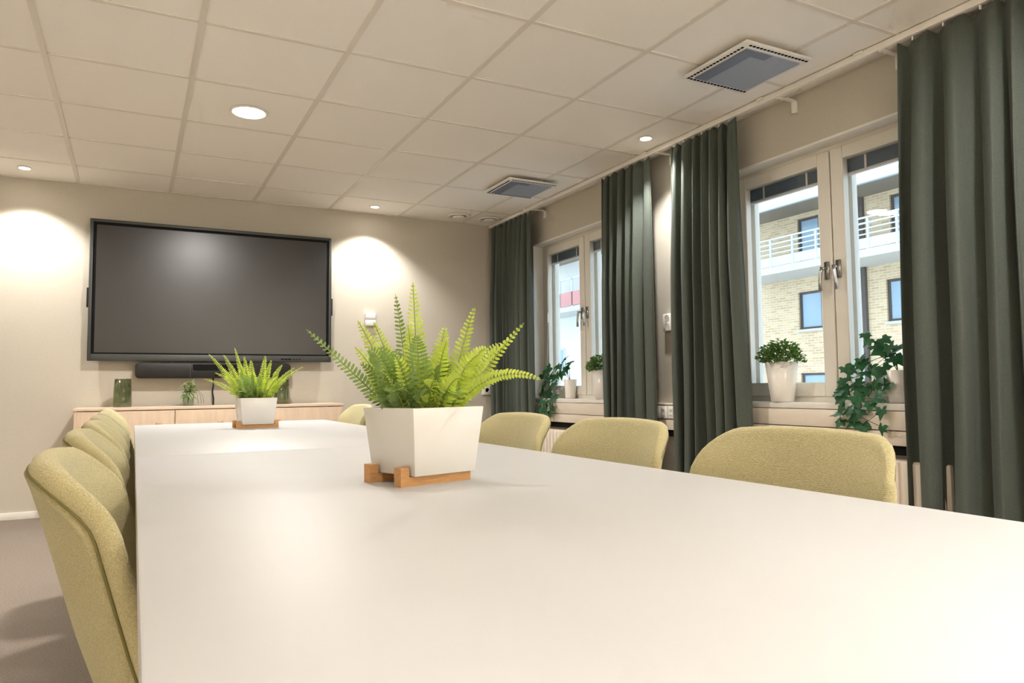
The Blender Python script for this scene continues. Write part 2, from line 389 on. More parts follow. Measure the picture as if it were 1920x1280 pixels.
# ------------------------------------------------------------------ cable trunking and radiators under the windows
tr = empty('cable_trunking', (3.37, -3, .58), 0, 'cream cable trunking of two flat covers running along window wall', 'cable duct')
box('trunking_cover', 'duct', (3.345, 3.40, -6.2, -.02, .652, .735), tr, bevel=.003)
box('trunking_cover', 'duct', (3.345, 3.40, -6.2, -.02, .585, .648), tr, bevel=.003)
box('trunking_lip', 'duct', (3.340, 3.40, -2.84, -1.99, .739, .750), tr, bevel=.002)
box('painted_gap_shade', 'blackdark', (3.37, 3.40, -6.2, -.02, .542, .583), tr)  # black strip painting the shade in the gap between trunking and radiators
for yy, n in ((-2.31, 3), (-.70, 1), (-3.02, 1)):
    for k in range(n):
        y = yy-.07*k
        s = box('socket_plate', 'plastic', (3.338, 3.345, y-.032, y+.032, .656, .732), tr, bevel=.003)
        for dz in (.676, .708):
            box('socket_face', 'white', (3.335, 3.339, y-.015, y+.015, dz-.012, dz+.012), s, bevel=.002)
            for dy in (-.006, .006): box('pin_hole', 'slot', (3.3345, 3.3352, y+dy-.002, y+dy+.002, dz-.003, dz+.003), s)
ribm = MB().box(-.006, .006, -.018, .018, 0, .41).mesh('radiator_rib', 'duct', bevel=.005, seg=2)
for (a, b), lb in zip(WIN, ('cream ribbed radiator under the far window', 'cream ribbed radiator under the near window')):
    rd = empty('radiator', (3.345, (a+b)/2, 0), 0, lb, 'radiator', 'radiators under the windows')
    box('radiator_body', 'duct', (3.315, 3.398, a+.03, b-.03, .10, .525), rd, bevel=.008)
    for s_ in (.1, .9):
        y = a+(b-a)*s_; box('foot', 'duct', (3.33, 3.38, y-.02, y+.02, 0, .11), rd)
    n = int((b-a-.1)/.05)
    for k in range(n):
        o = bpy.data.objects.new('radiator_rib', ribm); COL.objects.link(o); o.parent = rd
        o.location = (3.313-3.345, a+.07+k*.05-(a+b)/2, .108)

# ------------------------------------------------------------------ curtain rail and curtains
XC = 3.285
rail = empty('curtain_rail', (XC, -3, 2.33), 0, 'white ceiling-height curtain rail along the window wall', 'curtain rail')
rm = MB(); rm.box(XC-.017, XC+.017, -6.5, -.02, 2.328, 2.3575)
rm.build('track', 'white', rail, bevel=.002)
for y in (-.84, -2.45, -3.42, -4.0, -5.4):
    m = MB(); m.box(XC-.012, 3.40, y-.014, y+.014, 2.322, 2.3275); m.box(3.385, 3.40, y-.014, y+.014, 2.262, 2.3275)
    m.build('bracket', 'white', rail, bevel=.001)
    box('ceiling_clip', 'white', (XC-.026, XC+.018, y+.09, y+.13, 2.345, H-.0026), rail)
def curtain(yt0, yt1, yb0, yb1, folds, seed, label, gain=1.0):
    rg = random.Random(seed)
    root = empty('curtain', (XC, (yt0+yt1)/2, .03), 0, label, 'curtain', 'dark green curtains at the windows')
    # irregular fold phases
    cuts = [0]
    for k in range(folds): cuts.append(cuts[-1]+rg.uniform(.7, 1.35))
    cuts = [c/cuts[-1] for c in cuts]; amp = [rg.uniform(.65, 1.15) for _ in range(folds+1)]; lean = [rg.uniform(-.25, .25) for _ in range(folds+1)]
    zt, zb = 2.320, .035
    def fn(u, v):
        z = zt+(zb-zt)*v
        k = 0
        while k < folds-1 and u > cuts[k+1]: k += 1
        t = (u-cuts[k])/(cuts[k+1]-cuts[k]); a = amp[k]
        pinch = math.exp(-v*38)                        # gathered heading tape
        wv = math.sin(2*math.pi*t+lean[k]*math.sin(2*math.pi*t))
        wv = math.copysign(abs(wv)**(.75+.5*pinch), wv)
        A = (.026+.030*min(1, v*3)*gain+.004*v)*a
        x = XC-.004 + A*wv + .006*math.sin(9*v+k*1.7)*v
        y = yt0+(yt1-yt0)*u; yb = yb0+(yb1-yb0)*u
        y = y+(yb-y)*v + .010*math.sin(2*math.pi*t*2+k)*min(1, v*4) + .006*math.sin(5*v+k*2.1)
        z += -.020*abs(math.sin(math.pi*t))*pinch + (.006*math.cos(4*math.pi*t)*pinch)
        return (x, y, min(z, 2.326))
    m = MB().grid(fn, folds*16, 40)
    o = m.build('drape', 'curtain', root, smooth=True)
    so = o.modifiers.new('thickness', 'SOLIDIFY'); so.thickness = .003; so.offset = 0
    hem = MB().tube([Vector(fn(1, v/20))+Vector((0, -.001, 0)) for v in range(21)], .0028, 6).build('hem', 'curtain', root, smooth=True)
    for k in range(folds):
        u = (cuts[k]+cuts[k+1])/2; p = fn(u, 0)
        box('glider', 'plastic', (XC-.004, XC+.004, p[1]-.003, p[1]+.003, 2.312, 2.3285), root)
    return root
curtain(-.05, -.80, -.06, -.84, 8, 11, 'dark green curtain hanging in the corner beside the end wall')
curtain(-1.83, -2.36, -1.80, -2.38, 6, 5, 'dark green curtain lit by a spotlight on far window near side')
curtain(-2.58, -3.12, -2.53, -3.19, 7, 8, 'dark green curtain between wall socket and near window')
curtain(-4.07, -5.15, -4.01, -5.2, 10, 23, 'dark green curtain nearest the viewer at the right edge', 1.25)

# ------------------------------------------------------------------ sockets, switches
ws = empty('wall_socket', (3.40, -2.40, 1.21), 0, 'white double wall socket between the two middle curtains', 'socket')
box('plate', 'plastic', (3.365, 3.3995, -2.445, -2.355, 1.205, 1.315), ws, bevel=.006)
for z in (1.234, 1.286):
    MB().lathe([(.021, 0), (.021, -.002), (.0185, -.002), (.018, -.0006), (.0001, -.0006)], 24, (3.365, -2.40, z), ax='x').build('outlet', 'socketgrey', ws)
    for dy in (-.007, .007): box('pin_hole', 'slot', (3.3638, 3.3643, -2.40+dy-.0018, -2.40+dy+.0018, z-.0018, z+.0018), ws)
th = empty('light_switch', (2.146, 0, 1.39), 0, 'white double switch box on end wall right of the display', 'switch')
box('upper_rocker', 'plastic', (2.102, 2.19, -.04, -.0005, 1.448, 1.502), th, bevel=.006)
box('lower_rocker', 'plastic', (2.102, 2.19, -.04, -.0005, 1.392, 1.446), th, bevel=.006)
so = empty('end_wall_socket', (3.235, 0, .80), 0, 'white socket low on end wall beside the corner curtain', 'socket')
box('plate', 'plastic', (3.19, 3.28, -.03, -.0005, .795, .88), so, bevel=.006)
MB().lathe([(.022, 0), (.022, .003), (.019, .003), (.018, 0), (.0001, 0)], 24, (3.235, -.031, .838), ax='y').build('outlet', 'white', so)

# ------------------------------------------------------------------ ceiling lamps and vents
def lamp_light(name, parent, loc, power, radius, spot=None, blend=.4, tilt=None):
    d = bpy.data.lights.new(name, 'SPOT' if spot else 'AREA')
    d.energy = power; d.color = WARM
    if spot: d.spot_size = R(spot); d.spot_blend = blend; d.shadow_soft_size = radius
    else: d.shape = 'DISK'; d.size = radius*2; d.spread = R(170)
    o = bpy.data.objects.new(name, d); COL.objects.link(o); o.parent = parent; o.location = loc
    if tilt: o.rotation_euler = tilt
def downlight(x, y, r, power, label, spot=None, blend=.4, tilt=None):
    root = empty('ceiling_downlight', (x, y, H), 0, label, 'downlight', 'round recessed ceiling lamps')
    MB().lathe([(r*1.0, -.002), (r*1.03, -.007), (r*1.16, -.006), (r*1.2, -.0025), (r*1.2, -.0005), (r*1.0, -.0005)], 40, (x, y, H)).build('trim_ring', 'reflector', root, smooth=True)
    MB().lathe([(.0001, -.004), (r*1.0, -.004), (r*1.0, -.001), (.0001, -.001)], 40, (x, y, H)).build('diffuser', 'lampglow', root)
    lamp_light('bulb_light', root, (0, 0, -.012), power, r*.9 if not spot else .02, spot, blend, tilt)
downlight(.905, -1.947, .082, LAMP_W*.75, 'large round downlight glowing above the far end of the table')
downlight(.905, -4.347, .082, LAMP_W*.1, 'added large round downlight above the near half of the table, out of frame')  # added lamp, its bounce off the table lifts the ceiling
downlight(.905, -6.747, .082, LAMP_W*.1, 'added large round downlight above and behind the viewer, out of frame')  # unseen lamp added to light the near end of the room
downlight(2.705, -5.25, .082, LAMP_W*.35, 'added large round downlight near the window wall beside the viewer, out of frame')  # unseen lamp added as general fill
SP = 112
downlight(-.293, -.281, .033, SPOT_W, 'small spotlight washing the end wall left of the display', SP, .55)
downlight(2.116, -.256, .033, SPOT_W, 'small spotlight washing the end wall right of the display', SP, .55)
downlight(3.107, -2.555, .033, SPOT_W*.8, 'small spotlight between the two middle curtains', SP, .55)
for x, lb in ((-.9, 'side wall end'), (1.57, 'middle'), (2.8, 'window end')):
    downlight(x, -7.38, .033, SPOT_W*(7.5 if lb == 'middle' else 5.5), 'added small spotlight washing the wall behind the viewer for fill, '+lb, SP, .55)  # added unseen washers, their bounce brightens the ceiling and the screen reflection
for y, lb in ((-1.7, 'farthest'), (-3.6, 'second'), (-5.5, 'nearest')):
    downlight(-1.80, y, .033, SPOT_W*1.9, 'added small spotlight washing the side wall for fill, '+lb+' from the display' if lb != 'farthest' else 'added small spotlight washing the side wall for fill, nearest the display', SP, .55)  # unseen washers added as fill from the left, lifting the ceiling

def diffuser(x, y, label):
    s = .20
    root = empty('air_diffuser', (x, y, H-.03), 0, label, 'air vent', 'square ceiling air diffusers')
    box('neck', 'tbar', (x-.15, x+.15, y-.15, y+.15, H-.022, H-.0025), root)
    m = MB(); zt, zb = H-.020, H-.032
    m.box(x-s, x+s, y-s-.01, y+s+.01, zb, zt)
    m.build('face_plate', 'white', root, bevel=.003)
    box('perforated_panel', 'perf', (x-s+.045, x+s-.025, y-s+.035, y+s-.03, zb-.005, zb+.001), root)
    box('painted_shadow', 'perf_shade', (x-s+.045, x-s+.115, y-s+.035, y+s-.03, zb-.0054, zb-.004), root)  # L-shaped shadow inside the panel, painted as two darker plates
    box('painted_shadow', 'perf_shade', (x-s+.115, x-s+.20, y-s+.035, y-s+.085, zb-.0054, zb-.004), root)
    sl = MB()
    for k in range(17):
        a = -s+.035+k*.0215
        sl.box(x-s+.018, x-s+.028, y+a, y+a+.014, zb-.002, zb+.002)
        sl.box(x+a, x+a+.014, y-s+.006, y-s+.016, zb-.002, zb+.002)
        sl.box(x+a, x+a+.014, y+s-.016, y+s-.006, zb-.002, zb+.002)
    o = sl.build('air_slots', 'slot', root); o['kind'] = 'stuff'
diffuser(2.885, -3.58, 'large square white air diffuser with perforated panel above the near window')
diffuser(2.90, -1.33, 'smaller-looking square air diffuser with perforated panel near the far window')
def valve(x, y, label):
    root = empty('air_valve', (x, y, H), 0, label, 'air vent', 'round air valves by the end wall')
    MB().lathe([(.098, -.0005), (.100, -.006), (.090, -.012), (.074, -.010), (.066, -.0005)], 40, (x, y, H)).build('outer_ring', 'white', root, smooth=True)
    MB().lathe([(.0001, -.024), (.045, -.023), (.058, -.016), (.056, -.008), (.02, -.0005)], 40, (x, y, H)).build('cone', 'white', root, smooth=True)
valve(2.872, -.25, 'round white air valve in ceiling left of its twin')
valve(3.165, -.25, 'round white air valve in ceiling beside the corner curtain')

# ------------------------------------------------------------------ display, video bar
tv = empty('wall_display', (.945, -.09, 1.08), 0, 'large switched-off interactive display with grey frame on end wall', 'display')
X0, X1, Z0, Z1, YT = .085, 1.80, 1.080, 2.097, -.09
box('wall_mount', 'black', (.5, 1.4, -.035, -.0005, 1.3, 1.85), tv)
box('housing', 'black', (X0+.01, X1-.01, YT+.004, -.034, Z0+.01, Z1-.01), tv, bevel=.006)
m = MB(); m.box(X0, X0+.022, YT-.010, YT+.02, Z0, Z1); m.box(X1-.022, X1, YT-.010, YT+.02, Z0, Z1); m.box(X0+.022, X1-.022, YT-.010, YT+.02, Z1-.022, Z1); m.box(X0+.022, X1-.022, YT-.014, YT+.02, Z0, Z0+.045)
bz = m.build('bezel', 'bezel', tv, bevel=.003)
box('black_border', 'blackdark', (X0+.022, X1-.022, YT-.004, YT+.004, Z0+.045, Z1-.022), tv)
box('screen', 'screen', (X0+.042, X1-.042, YT-.0055, YT-.003, Z0+.06, Z1-.042), tv)
box('lower_grey_strip', 'bezel', (X0+.022, X1-.022, YT-.007, YT-.003, Z0+.0455, Z0+.0495), tv)  # thin strip in bezel grey along the lower edge of the screen
for x in (1.405, 1.432, 1.459): box('port', 'slot', (x, x+.022, YT-.0152, YT-.013, Z0+.016, Z0+.026), bz)
for x in (1.492, 1.515, 1.54): box('button', 'black', (x, x+.018, YT-.0165, YT-.013, Z0+.017, Z0+.025), bz)
for x in (X0-.012, X1): box('side_pen_holder', 'black', (x, x+.012, YT, YT+.03, 1.46, 1.60), tv, bevel=.003)
vb = empty('video_bar', (.94, -.12, .955), 0, 'long black video conference bar under the display', 'video bar')
def rrect(x0, x1, z0, z1, r, n=6):
    pts = []
    for cx, cz, a in ((x1-r, z1-r, 0), (x0+r, z1-r, 90), (x0+r, z0+r, 180), (x1-r, z0+r, 270)):
        for k in range(n+1): q = R(a+90*k/n); pts.append((cx+r*math.cos(q), cz+r*math.sin(q)))
    return pts
def prism(pts, y0, y1):
    n = len(pts); v = [(x, y0, z) for x, z in pts]+[(x, y1, z) for x, z in pts]
    f = [tuple(range(n)), tuple(range(n, 2*n))[::-1]]+[(i, (i+1) % n, n+(i+1) % n, n+i) for i in range(n)]
    return MB().add(v, f)
prism(rrect(.388, 1.476, .955, 1.066, .028), -.125, -.03).build('bar_body', 'black', vb, bevel=.003)
box('bar_bracket', 'black', (.7, 1.15, -.032, -.0005, .97, 1.05), vb)
for x in (.752, 1.112): box('seam', 'bezel', (x-.0015, x+.0015, -.1262, -.1245, .958, 1.063), vb)
prism(rrect(.765, 1.10, 1.005, 1.060, .004, 2), -.1275, -.1245).build('centre_grille', 'bezel', vb)
prism(rrect(.768, 1.097, 1.008, 1.057, .004, 2), -.1285, -.1250).build('lens_window', 'blackdark', vb)
MB().lathe([(.0001, .004), (.008, .004), (.009, 0)], 20, (.93, -.126, .975), ax='y').build('status_light', 'blackdark', vb)
cb = MB().tube([(.915, -.06, .957), (.918, -.055, .90), (.912, -.05, .85), (.921, -.05, .80), (.919, -.05, .752)], .006, 8).build('power_cable', 'black', None, smooth=True)
tag(cb, 'black cable running down from video bar to the sideboard', 'cable')

# ------------------------------------------------------------------ sideboard and what stands on it
sb = empty('sideboard', (.925, -.22, 0), 0, 'long low birch sideboard under the display', 'sideboard')
SX0, SX1, SY, SZ = .034, 1.815, -.42, .752
box('top_board', 'birchtop', (SX0-.004, SX1+.004, SY-.006, -.014, SZ-.019, SZ), sb, bevel=.002)
m = MB(); m.box(SX0, SX0+.018, SY+.002, -.014, .06, SZ-.019); m.box(SX1-.018, SX1, SY+.002, -.014, .06, SZ-.019); m.box(SX0+.018, SX1-.018, SY+.002, -.014, .06, .08); m.box(SX0+.018, SX1-.018, -.024, -.014, .08, SZ-.019)
m.box(.632, .648, SY+.02, -.024, .08, SZ-.019); m.box(1.215, 1.231, SY+.02, -.024, .08, SZ-.019)
m.build('carcass', 'birch', sb)
box('plinth', 'birch', (SX0+.03, SX1-.03, SY+.05, -.03, 0, .06), sb)
doors = [(SX0+.002, .638, .536), (.642, 1.221, .934), (1.225, SX1-.002, 1.329)]
for i, (a, b, k) in enumerate(doors):
    if i == 1:
        for z0, z1 in ((.065, .39), (.394, SZ-.024)):
            d = box('drawer', 'birch', (a, b, SY-.003, SY+.015, z0, z1), sb, bevel=.0015)
            zk = .634 if z1 > .5 else .29
            MB().lathe([(.010, 0), (.012, .010), (.018, .018), (.018, .024), (.0001, .026)], 20, (k, SY-.003, zk), ax='y').build('knob', 'knob', d, smooth=True)
    else:
        d = box('door', 'birch', (a, b, SY-.003, SY+.015, .065, SZ-.024), sb, bevel=.0015)
        MB().lathe([(.010, 0), (.012, .010), (.018, .018), (.018, .024), (.0001, .026)], 20, (k, SY-.003, .634), ax='y').build('knob', 'knob', d, smooth=True)
def vase(x, y, label):
    root = empty('glass_vase', (x, y, SZ), 0, label, 'vase', 'smoky green glass vases on the sideboard')
    h = .197
    MB().lathe([(.0001, .001), (.058, .001), (.0605, .006), (.0525, h), (.0495, h), (.0565, .012), (.0001, .012)], 48, (x, y, SZ)).build('outer_glass', 'vase', root, smooth=True)
    MB().lathe([(.0001, .016), (.053, .016), (.0485, .135), (.0455, .135), (.050, .02), (.0001, .02)], 96, (x, y, SZ), rib=lambda k, j: 1-.025*(k % 3 == 0)).build('ribbed_liner', 'vasein', root)
vase(.313, -.22, 'smoky green ribbed glass vase at the left end of sideboard')
vase(1.392, -.22, 'smoky green ribbed glass vase partly hidden behind the far fern')

# jar with a small trailing plant
jp = empty('jar_plant', (.735, -.22, SZ), 0, 'small trailing grey-green plant in a clear glass jar on sideboard', 'plant')
MB().lathe([(.0001, .001), (.034, .001), (.038, .006), (.038, .085), (.035, .085), (.035, .010), (.0001, .010)], 28, (.735, -.22, SZ)).build('jar', 'jar', jp, smooth=True)
rg = random.Random(4)
lm = MB()
for k in range(56):
    a = rg.uniform(0, 2*math.pi); L = rg.uniform(.05, .085); el = rg.uniform(-.3, 1.1)
    b0 = Vector((.735+rg.uniform(-.03, .03), -.22+rg.uniform(-.03, .03), SZ+rg.uniform(.07, .16)))
    d = Vector((math.cos(a)*math.cos(el), math.sin(a)*math.cos(el), math.sin(el))); s_ = d.cross(Vector((0, 0, 1)))
    if s_.length < .05: continue
    s_.normalize(); g = Vector((0, 0, -1)); wd = rg.uniform(.009, .013)
    p1 = b0+d*L*.35; p2 = b0+d*L*.7+g*.012; p3 = b0+d*L+g*.032
    lm.add([b0, p1+s_*wd, p1-s_*wd, p2+s_*wd*.9, p2-s_*wd*.9, p3], [(0, 1, 2), (1, 3, 4, 2), (3, 5, 4)])
o = lm.build('leaves', 'sage', jp, smooth=True); o['kind'] = 'stuff'
st = MB()
for k in range(7):
    a = rg.uniform(0, 6.28); st.tube([(.735, -.22, SZ+.012), (.735+.012*math.cos(a), -.22+.012*math.sin(a), SZ+.08), (.735+.03*math.cos(a), -.22+.03*math.sin(a), SZ+.15)], .0016, 5)
for dx in (.05, .07, .085):
    st.tube([(.745, -.23, SZ+.10), (.745+dx*.6, -.24, SZ+.115), (.745+dx, -.24, SZ+.075), (.745+dx*1.1, -.24, SZ+.02)], .0013, 5)
st.build('stems', 'stem', jp, smooth=True)

# ------------------------------------------------------------------ conference tables
TZ = .71
def table(y0, y1, label):
    x0, x1 = .386, 1.224; xc, yc = (x0+x1)/2, (y0+y1)/2
    root = empty('conference_table', (xc, yc, 0), 0, label, 'table', 'white conference tables pushed end to end')
    box('table_top', 'table', (x0, x1, y0, y1, TZ-.024, TZ), root, bevel=.003)
    m = MB(); m.box(x0+.10, x1-.10, y0+.12, y0+.15, TZ-.064, TZ-.024); m.box(x0+.10, x1-.10, y1-.15, y1-.12, TZ-.064, TZ-.024)
    m.box(x0+.10, x0+.13, y0+.15, y1-.15, TZ-.064, TZ-.024); m.box(x1-.13, x1-.10, y0+.15, y1-.15, TZ-.064, TZ-.024)
    m.build('under_frame', 'metal', root)
    for lx in (x0+.12, x1-.12):
        for ly in (y0+.14, y1-.14): MB().tube([(lx, ly, 0), (lx, ly, TZ-.03)], .02, 16).build('leg', 'metal', root, smooth=True)
table(-4.103, -2.345, 'far white table carrying the smaller-looking fern, nearest the display')
table(-5.869, -4.110, 'near white table filling the foreground under the large fern')

# ------------------------------------------------------------------ chairs (local: back at x=0, facing +x)
def smooth(t): t = max(0, min(1, t)); return t*t*(3-2*t)
ZTOP, ZBOT, RC = .774, .43, .060
def hw(z): return .186+(ZTOP-z)*.075
def wing(z): return .022+.036*math.sin(min(1, max(0, ZTOP-z)/.07)*math.pi/2)
def ztop(u):
    h_ = hw(ZTOP-.04); e = abs(u)*h_-(h_-RC)
    zt = ZTOP-.009*u*u
    return zt if e <= 0 else zt-(RC-math.sqrt(max(0, RC*RC-e*e)))
def back_pt(u, v, off=0.0, inset=0.0):
    u2 = u*(1-inset/.2); zt = ztop(u)-inset
    z = ZBOT+v*(zt-ZBOT)
    x = (ZTOP-z)*.28+.10*max(0, .58-z)**1.2 + wing(z)*abs(u2)**2.3 + off
    return Vector((x, u2*hw(z), z))
def us(n):   # denser near edges
    return [math.sin(math.pi/2*(2*i/n-1)) for i in range(n+1)]
def chair_proto():
    root = empty('conference_chair')
    TH = .034; n, mv = 28, 16; U = us(n)
    m = MB(); vs = []; fs = []
    inner = [[back_pt(u, j/mv, TH)+Vector((-.010*(abs(u)**6), 0, 0)) for u in U] for j in range(mv+1)]
    outer = [[back_pt(u, j/mv, 0) for u in U] for j in range(mv+1)]
    def idx(a, j, i): return a*(mv+1)*(n+1)+j*(n+1)+i
    for g in (inner, outer):
        for row in g: vs += row
    for j in range(mv):
        for i in range(n):
            fs.append((idx(0, j, i), idx(0, j, i+1), idx(0, j+1, i+1), idx(0, j+1, i)))
            fs.append((idx(1, j, i+1), idx(1, j, i), idx(1, j+1, i), idx(1, j+1, i+1)))
    # rim: boundary loop left side up, top, right side down, bottom
    loop = [(j, 0) for j in range(mv+1)]+[(mv, i) for i in range(1, n+1)]+[(j, n) for j in range(mv-1, -1, -1)]+[(0, i) for i in range(n-1, 0, -1)]
    NL = len(loop); RS = 5; base = len(vs)
    cen = Vector((.1, 0, .6))
    ring = []
    for (j, i) in loop:
        a, b = inner[j][i], outer[j][i]; mid = (a+b)/2; d = Vector((0, mid.y, mid.z-.62)); 
        if i not in (0, n) and j == mv: d = Vector((0, mid.y*.35, .2))
        if j == 0: d = Vector((0, 0, -1))
        d.normalize(); row = [None]
        for k in range(1, RS):
            q = math.pi*k/RS; row.append(mid+(a-b)/2*math.cos(q)+d*TH*.40*math.sin(q))
        ring.append(row)
    for t in range(NL):
        for k in range(1, RS): vs.append(ring[t][k])
    def rid(t, k):
        t %= NL; j, i = loop[t]
        if k == 0: return idx(0, j, i)
        if k == RS: return idx(1, j, i)
        return base+t*(RS-1)+k-1
    for t in range(NL):
        for k in range(RS): fs.append((rid(t, k), rid(t+1, k), rid(t+1, k+1), rid(t, k+1)))
    m.add(vs, fs); m.build('backrest', 'fabric', root, smooth=True)
    # outer upholstered shell and its piping
    sh = MB(); g = [[back_pt(u, j/mv, -.006, .006) for u in U] for j in range(mv+1)]; g2 = [[back_pt(u, j/mv, .004, .006) for u in U] for j in range(mv+1)]
    vs = [p for row in g for p in row]+[p for row in g2 for p in row]; fs = []
    for j in range(mv):
        for i in range(n):
            fs.append((idx(0, j, i), idx(0, j, i+1), idx(0, j+1, i+1), idx(0, j+1, i)))
    for t in range(NL):
        (j, i), (j2, i2) = loop[t], loop[(t+1) % NL]
        fs.append((idx(0, j, i), idx(0, j2, i2), idx(1, j2, i2), idx(1, j, i)))
    sh.add(vs, fs); s_ = sh.build('back_shell', 'shell', root, smooth=True)
    path = [back_pt(U[i], j/mv, -.001, .002) for j, i in loop[:mv+n+mv+1]]
    MB().tube(path, .0019, 6).build('piping', 'piping', s_, smooth=True)
    # seat cushion
    m = MB()
    def seat(u, v):
        a = v*2*math.pi; ca, sa = math.cos(a), math.sin(a)
        e = lambda c: math.copysign(abs(c)**.45, c)
        rr = math.sin(u*math.pi); k = math.copysign(abs(math.cos(u*math.pi))**.5, math.cos(u*math.pi))
        return (.29+.215*e(ca)*rr**.35, .225*e(sa)*rr**.35, .435-.035*k)
    m.grid(seat, 14, 40); m.build('seat', 'fabric', root, smooth=True)
    for sx in (.14, .44):
        for sy in (-.17, .17):
            dx = -.05 if sx < .2 else .04; dy = .03 if sy > 0 else -.03
            MB().tube([(sx, sy, .415), (sx+dx, sy+dy, 0)], [.016, .011], 12).build('leg', 'metal', root, smooth=True)
    return root
cp = chair_proto()
LCH = [(.272, -4.925, 'nearest olive chair on the left side of the table, back filling the foreground'),
       (.266, -4.345, 'second olive chair from the viewer on the left side of the table'),
       (.268, -3.85, 'third olive chair from the viewer on the left side of the table'),
       (.262, -3.36, 'fourth olive chair from the viewer on the left side of the table'),
       (.262, -2.88, 'fifth olive chair from the viewer on the left side of the table'),
       (.262, -2.42, 'farthest olive chair on the left side of the table, before the sideboard')]
RCH = [(1.40, -5.14, 'nearest olive chair on window side, in front of the near window'),
       (1.40, -4.635, 'olive chair on window side in front of the middle two curtains'),
       (1.40, -4.15, 'olive chair on window side just right of the large white planter'),
       (1.40, -2.52, 'farthest olive chair on window side beside the end of the sideboard')]
first = True
for lst, rz in ((LCH, 0), (RCH, math.pi)):
    for x, y, lb in lst:
        c = cp if first else link_copy(cp); first = False
        c.location = (x, y, 0); c.rotation_euler = (0, 0, rz); tag(c, lb, 'chair', 'olive upholstered chairs around the table')

# ------------------------------------------------------------------ ferns in square planters
RGT = Vector((.887, -.462, 0)); FWD = Vector((.462, .887, 0))
def frond(root, inv, p0, p1, p2, width, mat, face=.6, seed=0):
    """arching frond: quadratic spine p0-p1-p2 with paired leaflets; face turns its upper side towards the room"""
    rg = random.Random(seed)
    bz = lambda t: p0*(1-t)**2+p1*2*t*(1-t)+p2*t*t
    m = MB()
    L = (p1-p0).length+(p2-p1).length
    n = max(14, int(L/.0076))
    nref = (Vector((0, 0, 1))*(1-face)-FWD*face+RGT*rg.uniform(-.25, .25)).normalized()
    for k in range(n):
        t = .07+.93*k/n
        p = bz(t); d = (bz(min(1, t+.01))-bz(t-.01)).normalized()
        side = d.cross(nref).normalized(); nrm = side.cross(d).normalized()
        prof = (min(1, .40+t*2.4))*(1-t)**.70*1.15+.07
        for sg in (-1, 1):
            l = width*prof*rg.uniform(.88, 1.08); wd = (.0017+.0016*prof)*rg.uniform(.9, 1.1)
            tw = rg.uniform(.15, .6)*sg
            a = (side*sg*math.cos(.30)+d*math.sin(.30)).normalized(); bq = (d*math.cos(tw)+nrm*math.sin(tw)).normalized()
            up_ = nrm*rg.uniform(.10, .30)*l
            q0 = p; q1 = p+a*l*.35+up_*.7; q2 = p+a*l*.78+up_*.75; q3 = p+a*l+up_*.35
            m.add([q0-bq*wd*.45, q0+bq*wd*.45, q1+bq*wd, q1-bq*wd, q2+bq*wd*.9, q2-bq*wd*.8, q3+bq*wd*.3],
                  [(0, 1, 2, 3), (3, 2, 4, 5), (5, 4, 6)])
    m.v = [tuple(inv @ Vector(v)) for v in m.v]
    o = m.build('frond', mat, root, world=False)
    sp = MB().tube([inv @ bz(i/10) for i in range(11)], [.0015*(1-.07*i)+.0002 for i in range(11)], 5)
    sp.build('midrib', 'rachis', o, smooth=True, world=False)
